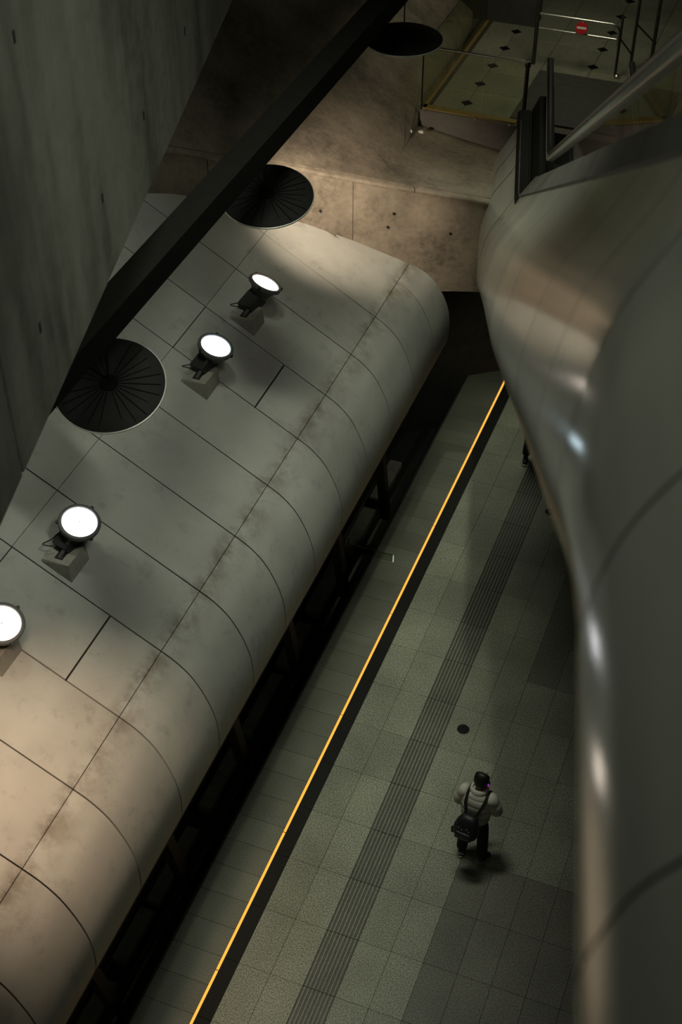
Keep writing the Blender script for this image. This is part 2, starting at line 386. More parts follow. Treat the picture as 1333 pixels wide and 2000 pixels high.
# ---- amber light line
led = thing('light_strip', (-4.695, 13.9, 0), 'thin glowing amber light line set in the platform floor', 'light strip')
ly = 5.6
segs = [5.62, 7.95, 10.15, 12.35, 14.55, 16.75, 18.95, 21.15, 22.25]
for a, b in zip(segs, segs[1:]):
    bevel_box('light_segment', (0, (a + b) / 2 - 13.9, 0.001), (0.0165, (b - a) / 2 - 0.008, 0.005), 'led', led, 0.001)
MB().box((0, 0.0, -0.010), (0.019, 8.3, 0.008)).build('channel', 'led_joint', led)

# ---- track pit
pit = MB().box((-9.0, 12.5, -1.25), (4.0, 11.5, 0.1)).build('floor_track_bed', 'pit'); tag(pit, 'dark track bed beside the platform', None, None, 'structure')
pf = MB().box((-5.43, 13.2, -0.60), (0.02, 9.5, 0.55)).build('wall_platform_edge', 'pit'); tag(pf, None, None, None, 'structure')
for x, lab in ((-6.02, 'steel running rail nearest the platform edge'), (-6.46, 'steel rail further under the canopy')):
    prof = [(-0.06, 0), (0.06, 0), (0.06, 0.015), (0.012, 0.03), (0.012, 0.11), (0.036, 0.12), (0.036, 0.15), (-0.036, 0.15), (-0.036, 0.12), (-0.012, 0.11), (-0.012, 0.03), (-0.06, 0.015)]
    mb = MB(); n = len(prof); mb.add([(a, -8, c) for a, c in prof] + [(a, 8.6, c) for a, c in prof],
        [(i, (i + 1) % n, n + (i + 1) % n, n + i) for i in range(n)] + [tuple(range(n)), tuple(range(2 * n - 1, n - 1, -1))])
    o = mb.build('rail', 'rail'); o.location = (x, 12.6, -1.15); tag(o, lab, 'rail', 'track rails')
pl = thing('track_plinth', (-6.24, 12.6, -1.15), 'rough grey concrete plinth between the rails', 'plinth')
yy = -7.6
while yy < 6.2:
    L_ = random.uniform(0.9, 1.5); wd = random.uniform(0.10, 0.15)
    bevel_box('plinth_block', (random.uniform(-0.02, 0.03), yy + L_ / 2, 0.10), (wd, L_ / 2 - 0.03, 0.10), 'plinth', pl, 0.02); yy += L_ + random.uniform(0.05, 0.4)

# ---- curved end wall (a concave concrete shaft wall), its ledge and the slope above
W = [(-10.2, 13.5), (-8.98, 15.77), (-8.64, 16.22), (-7.27, 17.38), (-6.58, 17.8), (-5.78, 18.21), (-5.2, 18.45), (-4.45, 18.70), (-3.6, 18.95)]
def wall_y(x):
    for a, b in zip(W, W[1:]):
        if a[0] <= x <= b[0]: return a[1] + (b[1] - a[1]) * (x - a[0]) / (b[0] - a[0])
    return W[-1][1] if x > W[-1][0] else W[0][1]
LEDGE = [(-10.2, 7.30), (-8.75, 6.54), (-8.2, 6.25), (-7.68, 6.05), (-6.92, 5.73), (-6.1, 5.47), (-5.38, 5.30), (-4.78, 5.19), (-4.45, 5.13), (-3.6, 5.05)]
def ledge_z(x):
    for a, b in zip(LEDGE, LEDGE[1:]):
        if a[0] <= x <= b[0]: return a[1] + (b[1] - a[1]) * (x - a[0]) / (b[0] - a[0])
    return LEDGE[-1][1]
wf = thing('wall_far', (-6.5, 18, 0), 'stained concrete end wall with a ledge', None, None, 'structure')
off = -Vector((-6.5, 18, 0))
def shift(rows): return [[Vector(p) + off for p in r_] for r_ in rows]
joints = [-10.2, -8.35, -6.585, -3.6]
def flat(v): return Vector((v.x, v.y, v.z))
for a, b in zip(joints, joints[1:]):
    xs = [a + 0.004 + (b - a - 0.008) * i / 14 for i in range(15)]
    rws = []; nn = []
    for t in range(5):
        rws.append([Vector((x, wall_y(x), 3.53 + (ledge_z(x) - 0.06 - 3.53) * t / 4)) for x in xs])
        nn.append([Vector((0.55, -0.83, 0)) for x in xs])
    mb = MB(); mb.slab(shift(rws), nn, 0.5); mb.build('wall_panel', 'end_wall', wf, sharp=40)
# ledge lip, as three cast lengths
for a, b in ((-10.2, -7.9), (-7.9, -5.75), (-5.75, -3.6)):
    xs = [a + 0.004 + (b - a - 0.008) * i / 10 for i in range(11)]
    def P_(x, dn, dz): return Vector((x + 0.55 * dn, wall_y(x) - 0.83 * dn, ledge_z(x) + dz))
    rws = [[P_(x, dn, dz) for x in xs] for dn, dz in ((-0.3, -0.055), (0.035, -0.055), (0.045, -0.035), (0.045, -0.005), (0.03, 0.012), (-0.06, 0.03), (-0.3, 0.035))]
    mb = MB(); mb.grid(shift(rws)); mb.build('ledge', 'end_wall', wf, sharp=50)
# sloping concrete above the ledge
front = [(x, wall_y(x) + 0.05, ledge_z(x) + 0.03) for x in (-10.2, -9.4, -8.75, -8.2, -7.68, -6.95, -6.55, -6.2, -5.38, -4.78, -4.3)]
back = [(-13.5, 19.0, 10.2), (-12.0, 20.5, 9.4), (-10.8, 21.5, 8.8), (-9.8, 23.5, 8.2), (-8.7, 24.3, 7.4), (-7.9, 24.4, 6.5), (-6.7, 24.4, 5.62), (-6.50, 20.95, 5.16), (-5.6, 20.9, 5.03), (-4.9, 20.9, 4.95), (-4.3, 20.9, 4.90)]
rws = []
for t in range(9):
    s_ = t / 8
    rws.append([Vector(a) * (1 - s_) + Vector(b) * s_ + Vector((0, 0, 0.0)) for a, b in zip(front, back)])
mb = MB(); mb.slab(shift(rws), [[Vector((0, -0.3, 0.95))] * 11] * 9, 0.25); mb.build('slope', 'end_wall', wf, sharp=60)
# soffit and deep lower wall at the end of the platform
xs = [-10.2 + 0.33 * i for i in range(21)]
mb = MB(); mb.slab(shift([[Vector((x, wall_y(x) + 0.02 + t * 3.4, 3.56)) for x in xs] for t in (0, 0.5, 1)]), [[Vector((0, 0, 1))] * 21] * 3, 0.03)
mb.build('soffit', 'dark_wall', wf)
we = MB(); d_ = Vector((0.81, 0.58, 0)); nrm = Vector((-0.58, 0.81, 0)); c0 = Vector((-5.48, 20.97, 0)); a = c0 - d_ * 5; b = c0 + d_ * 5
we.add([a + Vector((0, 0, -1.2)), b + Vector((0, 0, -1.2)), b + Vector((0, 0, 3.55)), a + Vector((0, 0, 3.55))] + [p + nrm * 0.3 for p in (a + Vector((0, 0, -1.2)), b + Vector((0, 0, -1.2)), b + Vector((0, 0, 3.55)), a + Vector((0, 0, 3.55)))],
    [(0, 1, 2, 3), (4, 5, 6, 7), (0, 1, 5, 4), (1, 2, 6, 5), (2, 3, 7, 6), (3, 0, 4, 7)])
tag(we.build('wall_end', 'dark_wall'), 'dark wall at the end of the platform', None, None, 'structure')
bw = MB().box((-10.0, 24.6, 9.0), (4.5, 0.2, 5.0)).build('wall_back', 'dark_wall'); tag(bw, None, None, None, 'structure')
tag(MB().box((5.8, 10, 8.5), (0.2, 14, 9.5)).build('wall_right', 'dark_wall'), 'plain concrete wall on the far right side', None, None, 'structure')
# formwork tie holes of the end wall
th = MB(); th.lathe([(0.022, 0.0), (0.022, 0.02), (0.012, 0.02), (0.012, 0.004), (0, 0.004)], 12, close=False); thm = th.mesh('tie_hole', 'canopy_back')
for x, z_ in ((-7.02, 5.12), (-6.02, 4.98), (-5.2, 4.6), (-6.1, 4.75)):
    o = link('tie_hole', thm, wf); o.location = Vector((x, wall_y(x) - 0.004, z_)) + off; o.rotation_euler = Vector((0.55, -0.83, 0)).to_track_quat('Z', 'Y').to_euler()

# ---- big cast concrete wall on the left, hanging beside the hall
wl = thing('wall_left', (-5.05, 6.17, 9.0), 'tall cast concrete wall hanging beside the canopy', None, None, 'structure', rz=math.atan2(2.4, 9.55))
def wl_panel(a, b, z0, z1):
    bm = MB(); t = 0.35
    bm.box((-t, (a + b) / 2, (z0 + z1) / 2), (t, (b - a) / 2 - 0.014, (z1 - z0) / 2)); 
    o = bm.build('wall_panel', 'wall', wl); md = o.modifiers.new('bevel', 'BEVEL'); md.width = 0.012; md.segments = 1; return o
for a, b in ((-4.6, 0.6), (0.6, 4.30), (4.30, 12.2)):
    wl_panel(a, b, 0.0, 6.5)
MB().box((-0.38, 3.8, 3.25), (0.31, 8.3, 3.2)).build('wall_core', 'canopy_back', wl)
hm = MB(); hm.box((0, 0, 0), (0.006, 0.018, 0.045)); hme = hm.mesh('tie_hole', 'canopy_back')
for along, zz in ((1.92, 2.92), (7.09, 0.77), (5.1, 0.77), (3.46, 0.79), (1.46, 0.78), (9.2, 0.77), (6.3, 2.9)):
    o = link('tie_hole', hme, wl); o.location = (0.001, along, zz)

# ================================================================== CANOPY OVER THE TRACK
SL = R(30.716)
curve = catmull([(-5.78, 4.06), (-5.59, 3.935), (-5.40, 3.735), (-5.25, 3.445), (-5.16, 3.16), (-5.13, 2.89), (-5.138, 2.63), (-5.165, 2.5)], 4)
def slope_pt(s_): return (-5.78 - s_ * math.cos(SL), 4.06 + s_ * math.sin(SL))
can = thing('track_canopy', (-6.5, 12, 2.5), 'long curved canopy of pale grey panels over the track', 'canopy')
co = -Vector((-6.5, 12, 2.5))
W_END = 18.47
ring = [10.39 + 1.037 * k for k in range(-6, 9)]
G = 0.009
def panel(profile, y0, y1, gy=G):
    # profile: (x, z) list from upper to lower edge
    k = len(profile); nrm = []
    for i in range(k):
        a = profile[max(0, i - 1)]; b = profile[min(k - 1, i + 1)]; t = Vector((b[0] - a[0], 0, b[1] - a[1])).normalized()
        nrm.append(Vector((-t.z, 0, t.x)))
    R_, NN = [], []
    for j in range(4):
        f_ = j / 3
        r_ = []
        for (x, z_), n_ in zip(profile, nrm):
            ya = y0 + gy; yb = min(y1 - gy, wall_y(x) + 0.01)
            yb = max(yb, ya + 0.001)
            r_.append(Vector((x, ya + (yb - ya) * f_, z_)) + co)
        R_.append(r_); NN.append(nrm)
    mb = MB(); mb.slab(R_, NN, 0.03)
    return mb.build('panel', 'canopy', can, sharp=35)
def seg(s1, s0, n=6, g0=G, g1=G):
    return [slope_pt(s1 - g1 - (s1 - g1 - s0 - g0) * i / n) for i in range(n + 1)]
low = [curve[0]] + curve[1:]
low[0] = (curve[0][0] + 0.004, curve[0][1] - 0.003)
for i, y0 in enumerate(ring):
    y1 = y0 + 1.037
    if y0 > 18.4: continue
    panel(low, y0, y1)
    k = i - 6
    if k in (3, -2):
        panel(seg(0.71, 0.0, 3, 0.004, 0.011), y0, y1); panel(seg(2.07, 0.71, 5, 0.011, 0.010), y0, y1)
    else:
        panel(seg(2.07, 0.0, 6, 0.004, 0.003), y0, y1)
    if y0 < wall_y(-7.6): panel(seg(4.2, 2.07, 6, 0.003), y0, y1)
    if y0 < wall_y(-9.4): panel(seg(6.3, 4.2, 4), y0, y1)
bk = [(x, z_ - 0.0) for x, z_ in [slope_pt(6.3)] + [slope_pt(s_) for s_ in (5, 4, 3, 2, 1, 0.4)] + curve]
rr = []
for y in (4.17, 8, 12, 15.5, 18.3):
    rr.append([])
    for i, (x, z_) in enumerate(bk):
        a = bk[max(0, i - 1)]; b = bk[min(len(bk) - 1, i + 1)]; t = Vector((b[0] - a[0], 0, b[1] - a[1])).normalized()
        rr[-1].append(Vector((x, min(y, wall_y(x) + 0.02), z_)) - Vector((-t.z, 0, t.x)) * 0.022 + co)
mb = MB(); mb.grid(rr); mb.build('backing', 'canopy_back', can)
# bottom rim and inclined steel struts
MB().box(Vector((-5.215, 11.3, 2.47)) + co, (0.045, 7.15, 0.022)).build('rim', 'strut', can)
for y, z_ in ((4.9, 1.0), (6.9, 0.95), (8.86, 0.99), (10.92, 0.90), (12.9, 0.85), (14.94, 0.75), (17.0, 0.75)):
    p0 = Vector((-5.75, y - 0.36, z_ + 1.6)); p1 = Vector((-5.75, y + 0.30, z_ - 1.35))
    d_ = (p1 - p0); mb = MB(); rot = d_.to_track_quat('Z', 'Y').to_matrix()
    mb.box((p0 + p1) / 2 + co, (0.075, 0.075, d_.length / 2), rot); mb.build('strut', 'strut', can)

# ---- small glass plate sign hung out from the canopy rim
sg = thing('plate_sign', (-4.75, 13.55, 2.30), 'narrow clear glass sign plate with a bright end edge hung out from the canopy rim', 'sign')
MB().box((-0.01, 0, -0.07), (0.385, 0.008, 0.062)).build('plate', M['esc_glass'], sg)
MB().box((-0.01, 0, -0.003), (0.387, 0.004, 0.003)).build('top_bar', 'black_steel', sg)
MB().box((0.380, 0, -0.070), (0.004, 0.010, 0.062)).build('bright_edge', emission('edge_glow', (0.75, 1.0, 0.85), 0.5), sg)  # glass end edge drawn with emission
for x in (-0.36, -0.30): MB().box((x, 0, 0.05), (0.008, 0.008, 0.05)).build('hanger', 'black_steel', sg)

# ---- dark steel beam above the canopy
bm_ = thing('steel_beam', (-6.305, 14, 8.145), 'dark box-section steel beam running above the canopy', 'beam')
MB().box((0, 0, 0.139), (0.155, 10.5, 0.006)).build('top_flange', 'beam_top_lit', bm_)  # top in a lighter steel: light from above put into the colour
MB().box((0, 0, -0.139), (0.155, 10.5, 0.006)).build('bottom_flange', 'black_steel', bm_)
for s_ in (-1, 1): MB().box((0.149 * s_, 0, 0), (0.006, 10.5, 0.133)).build('web', 'black_steel', bm_)  # sides in a blacker steel: their unlit look put into the colour

# ---- reflector discs
def disc(center, tilt, label):
    t = thing('reflector_disc', center, label, 'reflector', 'dark reflector discs hung from the beam')
    ax = Vector((0.36, -0.93, 0)) ; ax = Vector((-fh.x, -fh.y, 0))
    nrm = (Vector((0, 0, 1)) * math.cos(tilt) + ax * math.sin(tilt)).normalized()
    q = nrm.to_track_quat('Z', 'Y').to_matrix().to_4x4()
    mb = MB(); mb.lathe([(0.575, -0.012), (0.58, 0.0), (0.575, 0.006), (0.30, 0.022), (0.14, 0.034), (0.09, 0.040), (0.0, 0.042)], 64, q, 0, False)
    mb.build('plate', 'disc', t, smooth=True)
    mb = MB(); mb.lathe([(0.0, 0.012), (0.30, 0.002), (0.57, -0.013), (0.576, -0.012)], 64, q, 0, False); mb.build('mirror_face', 'disc_white', t, smooth=True)
    mb = MB(); mb.lathe([(0.578, -0.014), (0.588, -0.012), (0.588, 0.004), (0.578, 0.008)], 64, q, 0, False); mb.build('rim', 'rail_profile', t)
    sm = MB()
    for k in range(26):
        a = 2 * math.pi * k / 26
        if k % 7 == 6: continue
        rot = Matrix.Rotation(a, 3, 'Z'); r0, r1 = 0.10, random.uniform(0.44, 0.55)
        vs = [rot @ Vector(p) for p in ((r0, -0.005, 0.041), (r1, -0.0038, 0.015), (r1, 0.0038, 0.015), (r0, 0.005, 0.041), (r0, -0.005, 0.030), (r1, -0.0038, 0.0), (r1, 0.0038, 0.0), (r0, 0.005, 0.030))]
        sm.add([q @ v for v in vs], [(0, 1, 2, 3), (0, 4, 5, 1), (1, 5, 6, 2), (2, 6, 7, 3), (3, 7, 4, 0)])
    o = sm.build('seams', 'disc_seam', t); o['kind'] = 'stuff'
    mb = MB(); mb.lathe([(0.10, 0.03), (0.095, 0.055), (0.05, 0.062), (0.0, 0.064)], 24, q, 0, False); mb.build('hub', 'disc_seam', t, sharp=40)
    mb = MB(); mb.tube([(0, 0, 0.04), (0, 0, 8.0 - center[2])], 0.010, 8); mb.build('rod', 'black_steel', t)
    return t
disc((-6.345, 9.93, 7.32), R(20), 'dark ribbed reflector disc half hidden by the left concrete wall')
disc((-6.335, 14.05, 7.34), R(12), 'dark ribbed reflector disc in front of the concrete end wall ledge')
disc((-6.24, 18.98, 7.36), R(1), 'dark reflector disc farthest off, beside the glass balustrade')

# ---- floodlights on wedge plinths
def flood(y, head, nrm, col, strength, label, light=None, base_len=0.42):
    t = thing('floodlight', (-7.07, y + base_len / 2, 4.83), label, 'floodlight', 'floodlights standing on the canopy')
    o_ = -Vector((-7.07, y + base_len / 2, 4.83))
    X0, X1 = -7.25, -6.885; h = base_len / 2
    def sz(x): return 4.06 + (-5.78 - x) * math.tan(SL)
    top = sz(X0) + 0.035
    vs = [(X0, y, sz(X0)), (X1, y, sz(X1)), (X1, y + base_len, sz(X1)), (X0, y + base_len, sz(X0)), (X0 + 0.012, y + 0.012, top), (X1 - 0.012, y + 0.012, top), (X1 - 0.012, y + base_len - 0.012, top), (X0 + 0.012, y + base_len - 0.012, top)]
    mb = MB(); mb.add([Vector(v) + o_ for v in vs], [(3, 2, 1, 0), (4, 5, 6, 7), (0, 1, 5, 4), (1, 2, 6, 5), (2, 3, 7, 6), (3, 0, 4, 7)]); mb.build('plinth', 'lamp_base', t)
    head = Vector(head); nrm = Vector(nrm).normalized()
    q = Matrix.Translation(head + o_) @ nrm.to_track_quat('Z', 'Y').to_matrix().to_4x4()
    # housing: bell behind the face
    mb = MB(); mb.lathe([(0.0, -0.23), (0.105, -0.23), (0.12, -0.215), (0.14, -0.16), (0.19, -0.075), (0.222, -0.025), (0.226, 0.0)], 40, q, 0, False); mb.build('housing', 'lamp_grey', t, sharp=45)
    mb = MB(); mb.lathe([(0.222, -0.040), (0.242, -0.034), (0.246, 0.0), (0.238, 0.016), (0.208, 0.018), (0.198, 0.004)], 40, q, 0, False); mb.build('bezel', 'lamp_grey', t, sharp=45)
    mb = MB(); mb.lathe([(0.199, 0.002), (0.10, 0.008), (0.012, 0.009)], 40, q, 0, False); mb.lathe([(0.012, 0.009), (0.0, 0.009)], 40, q, 1, False)
    em = emission('lamp_face', col, strength); mb.build('lens', [em, emission('lamp_core', col, 0.62)], t)
    for a in (2.5, 0.3, 4.6):
        c = q @ Vector((0.250 * math.cos(a), 0.250 * math.sin(a), -0.008)); mb = MB(); mb.box(c, (0.016, 0.016, 0.018), nrm.to_track_quat('Z', 'Y').to_matrix()); mb.build('clip', 'lamp_dark', t)
    # driver box with cooling fins below the bell
    bs = Vector((-7.09, y + h, top)) + o_; tp = q @ Vector((0, 0, -0.19)); ax = (tp - bs); ln = ax.length; rot = ax.to_track_quat('Z', 'Y').to_matrix()
    mb = MB(); mb.box((bs + tp) / 2 + Vector((-0.01, 0, 0)), (0.105, 0.105, ln * 0.47), rot)
    mb.build('driver_box', 'lamp_dark', t)
    for k in range(6):
        mb = MB(); mb.box((bs + tp) / 2 + rot @ Vector((0.112, -0.085 + 0.034 * k, 0)) + Vector((-0.01, 0, 0)), (0.014, 0.004, ln * 0.36), rot); mb.build('fin', 'lamp_dark', t)
    for s_ in (-1, 1):
        p0 = bs + Vector((0.03, 0.128 * s_, 0.0)); p1 = q @ Vector((0, 0, -0.10)) + Vector((0, 0.150 * s_, 0))
        a_ = p1 - p0; r_ = a_.to_track_quat('Z', 'Y').to_matrix(); mb = MB(); mb.box((p0 + p1) / 2, (0.022, 0.007, a_.length / 2), r_); mb.build('bracket_arm', 'lamp_grey', t)
    mb = MB(); mb.box(bs + Vector((0.03, 0, 0.006)), (0.05, 0.14, 0.006)); mb.build('bracket_foot', 'lamp_dark', t)
    c0 = q @ Vector((-0.10, 0, -0.15)); c3 = bs + Vector((-0.06, -0.06, 0.10))
    pts = [c0, c0 + Vector((-0.12, -0.06, 0.02)), c0 + Vector((-0.20, -0.11, -0.06)), c3 + Vector((-0.11, -0.05, 0.04)), c3]
    mb = MB(); mb.tube(catmull(pts, 6), 0.007, 6); mb.build('cable', 'cable', t, smooth=True)
    return t
flood(14.64, (-6.95, 15.24, 5.215), (0.356, 0.274, 0.885), (1.0, 0.84, 0.72), 6.0, 'grey floodlight shining pinkish white, farthest along the canopy', base_len=0.37)
flood(13.07, (-6.95, 13.57, 5.24), (0.353, 0.028, 0.94), (0.70, 0.90, 1.0), 7.0, 'floodlight shining cold blue white beside the short dark panel joint')
flood(9.42, (-6.95, 9.86, 5.26), (0.306, -0.13, 0.93), (0.96, 0.95, 1.0), 8.0, 'floodlight shining neutral white with a looped cable, below the nearest disc')
flood(7.90, (-6.95, 8.17, 5.26), (0.36, -0.20, 0.91), (1.0, 0.86, 0.72), 9.0, 'warm white floodlight cut by the left edge of the picture')

# ================================================================== LOWER LANDING
ZL = 5.5
land = thing('floor_landing', (-4, 24, ZL), 'tiled landing floor behind the glass balustrade', None, None, 'structure')
lo_ = -Vector((-4, 24, ZL))
MB().box(Vector((-1.95, 25.3, ZL - 0.30)) + lo_, (4.50, 4.7, 0.27)).build('slab', 'fascia', land)
tx = [-6.30, -5.78, -4.96, -4.14, -3.3, -2.5, -1.7, -0.9]
for a, b in zip(tx, tx[1:]):
    y = 20.77
    while y < 28.3:
        if not (a > -5.0 and a < -2.6 and y + 0.5 < 22.6) :
            o = tile(a, b, y, y + 0.763, 'landing_tile', 0.0, 0.03, 'landing_tile', land, 0.004); o.location = Vector((o.location.x, o.location.y, ZL)) + lo_
        y += 0.763
dm = MB(); a = 0.105; dm.add([(a, 0, 0.003), (0, a, 0.003), (-a, 0, 0.003), (0, -a, 0.003), (a, 0, -0.01), (0, a, -0.01), (-a, 0, -0.01), (0, -a, -0.01)], [(0, 1, 2, 3), (0, 4, 5, 1), (1, 5, 6, 2), (2, 6, 7, 3), (3, 7, 4, 0)])
dme = dm.mesh('diamond_inlay', 'diamond')
for x, y0, n in ((-5.78, 21.05, 9), (-4.14, 23.14, 6), (-2.5, 23.14, 6)):
    for k in range(n):
        o = link('diamond_inlay', dme, land); o.location = Vector((x, y0 + 0.763 * k, ZL)) + lo_
MB().box(Vector((-5.63, 20.70, ZL - 0.012)) + lo_, (0.80, 0.065, 0.016)).build('edge_strip', 'brass', land)
MB().box(Vector((-6.395, 24.5, ZL - 0.012)) + lo_, (0.03, 3.85, 0.016)).build('edge_strip', 'brass', land)
MB().box(Vector((-6.33, 24.5, ZL - 0.013)) + lo_, (0.034, 3.72, 0.016)).build('band', 'brown_band', land)
MB().box(Vector((-3.75, 21.75, ZL - 0.012)) + lo_, (1.22, 0.95, 0.018)).build('landing_plate', 'plate', land)

# glass balustrade on the landing edge
gb = thing('glass_balustrade', (-6.44, 20.62, ZL), 'glass balustrade with a thin steel top rail at the landing corner', 'balustrade')
go = -Vector((-6.44, 20.62, ZL))
for x0, x1 in ((-6.43, -5.42), (-5.40, -4.74)):
    MB().box(Vector(((x0 + x1) / 2, 20.625, ZL + 0.51)) + go, ((x1 - x0) / 2, 0.008, 0.51)).build('glass_pane', 'glass', gb)
for y0, y1 in ((20.64, 22.5), (22.52, 24.4), (24.42, 26.3)):
    MB().box(Vector((-6.435, (y0 + y1) / 2, ZL + 0.51)) + go, (0.008, (y1 - y0) / 2, 0.51)).build('glass_pane', 'glass', gb)
mb = MB(); mb.tube([Vector(p) + go for p in ((-6.435, 20.625, ZL + 1.05), (-4.72, 20.625, ZL + 1.05))], 0.020, 12); mb.build('top_rail', 'chrome', gb, sharp=40)
mb = MB(); mb.tube([Vector(p) + go for p in ((-6.435, 20.625, ZL + 1.04), (-6.435, 27.5, ZL + 1.04))], 0.012, 10); mb.build('side_rail', 'chrome', gb, sharp=40)
MB().box(Vector((-6.435, 20.622, ZL + 0.45)) + go, (0.009, 0.010, 0.47)).build('corner_edge', 'black_steel', gb)
mb = MB(); mb.lathe([(0.0, 0), (0.034, 0), (0.034, 0.95), (0.05, 0.97), (0.05, 1.06), (0.0, 1.07)], 16, Matrix.Translation(Vector((-4.72, 20.66, ZL)) + go), 0, False); mb.build('end_post', 'dark_tube', gb, sharp=40)
for x in (-6.35, -5.5, -4.92):
    mb = MB(); mb.lathe([(0.0, 0), (0.022, 0), (0.022, 0.02), (0, 0.02)], 12, Matrix.Translation(Vector((x, 20.61, ZL - 0.03)) + go) @ Matrix.Rotation(R(90), 4, 'X'), 0, False); mb.build('clamp', 'chrome', gb)

# barrier gate with a round no-entry sign
gt = thing('barrier_gate', (-4.42, 22.9, ZL), 'steel tube barrier carrying a round no-entry sign', 'gate')
gg = -Vector((-4.42, 22.9, ZL))
def T(name, pts, r_, mat='chrome', par=gt): mb = MB(); mb.tube([Vector(p) + gg for p in pts], r_, 10); return mb.build(name, mat, par, sharp=50)
T('top_tube', [(-5.10, 22.9, 6.40), (-3.85, 22.9, 6.40)] + [(-3.85 + 0.13 * math.sin(a), 22.9, 6.27 + 0.13 * math.cos(a)) for a in (0.4, 0.8, 1.2, 1.57)] + [(-3.72, 22.9, 6.05)], 0.022)
T('lower_tube', [(-5.10, 22.9, 6.15), (-3.76, 22.9, 6.15)], 0.020)
T('post', [(-5.14, 22.9, 5.5), (-5.14, 22.9, 7.25)], 0.035, 'dark_tube')
T('post', [(-3.70, 22.9, 5.5), (-3.70, 22.9, 6.55)], 0.024, 'dark_tube')
T('post', [(-3.52, 23.3, 5.5), (-3.52, 23.3, 6.75)], 0.028, 'dark_tube')
T('post', [(-3.22, 23.6, 5.5), (-3.22, 23.6, 6.85)], 0.034, 'dark_tube')
T('brace', [(-3.72, 22.9, 6.2), (-3.52, 23.3, 5.75)], 0.016, 'dark_tube')
T('brace', [(-3.52, 23.3, 6.3), (-3.22, 23.6, 5.9)], 0.016, 'dark_tube')
mb = MB(); mb.lathe([(0.0, 0), (0.05, 0), (0.05, 0.05), (0.03, 0.07), (0, 0.07)], 14, Matrix.Translation(Vector((-3.66, 22.86, ZL)) + gg), 0, False); mb.build('post_foot', 'chrome', gt, sharp=40)
ns = thing('no_entry_sign', (-4.36, 22.86, 6.275), 'red round no-entry sign with a white bar', 'sign')
rx = Matrix.Rotation(R(90 - 22), 4, 'X')
mb = MB(); mb.lathe([(0.0, 0), (0.104, 0), (0.106, 0.004), (0.104, 0.008), (0.0, 0.008)], 36, rx, 0, False); mb.build('plate', 'red', ns, sharp=40)
mb = MB(); mb.box(rx @ Vector((0, 0, 0.010)), (0.080, 0.018, 0.002), rx.to_3x3()); mb.build('bar', 'sign_white', ns)
MB().box(Vector((-4.36, 22.905, 6.275)) - Vector((-4.36, 22.86, 6.275)), (0.02, 0.02, 0.11)).build('clip', 'rail_profile', ns)

# litter lying beside the landing corner
def litter(c, s_, lab, seed):
    rnd = random.Random(seed); bm = bmesh.new(); bmesh.ops.create_icosphere(bm, subdivisions=2, radius=1.0)
    for v in bm.verts: v.co = Vector((v.co.x * s_[0], v.co.y * s_[1], v.co.z * s_[2])) * rnd.uniform(0.65, 1.1)
    me = bpy.data.meshes.new('crumpled_paper'); bm.to_mesh(me); bm.free(); me.materials.append(M['paper'])
    o = link('crumpled_paper', me); o.location = c; tag(o, lab, 'litter', 'scraps by the landing corner')
def slope_z(x, y):
    a = min(rws, key=lambda r_: min((p - Vector((x, y, p.z))).length for p in r_)); p = min(a, key=lambda p: (p - Vector((x, y, p.z))).length); return p.z
litter((-6.42, 20.02, 5.36), (0.035, 0.03, 0.035), 'small crumpled white scrap, left one below the landing corner', 1)
litter((-6.27, 20.12, 5.33), (0.055, 0.03, 0.028), 'longer crumpled white scrap, right one below the landing corner', 2)

# ================================================================== ESCALATOR
AL = R(14.4)
E_ = Vector((-math.sin(AL), math.cos(AL), 0)); Q_ = Vector((math.cos(AL), math.sin(AL), 0)); UZ = Vector((0, 0, 1)); CP = Vector((0, 0, 16))
A0, A1 = 3.08, 18.16; T30 = math.tan(R(30))
def floor_up(a):
    # smooth blends at the two bends
    def raw(x): return -1.8 if x < A0 else (-0.02 - T30 * x if x < A1 else -10.5)
    k = 0.9; return sum(raw(a + k * (i - 6) / 6) * wgt for i, wgt in zip(range(13), BW))
BW = [math.exp(-((i - 6) / 3.2) ** 2) for i in range(13)]; sw = sum(BW); BW = [b / sw for b in BW]
LW = [(-3, 0.34), (1.5, 0.335), (2.4, 0.35), (3.0, 0.355), (3.6, 0.33), (4.6, 0.295), (6.4, 0.25), (7.8, 0.20), (9.7, 0.145), (14.2, 0.085), (18.2, 0.01), (19.3, 0.0), (20.0, 0.05), (20.8, 0.08), (21.6, 0.13), (22.6, 0.2)]
def left_w(a):
    for p, q in zip(LW, LW[1:]):
        if p[0] <= a <= q[0]: return p[1] + (q[1] - p[1]) * (a - p[0]) / (q[0] - p[0])
    return LW[0][1] if a < LW[0][0] else LW[-1][1]
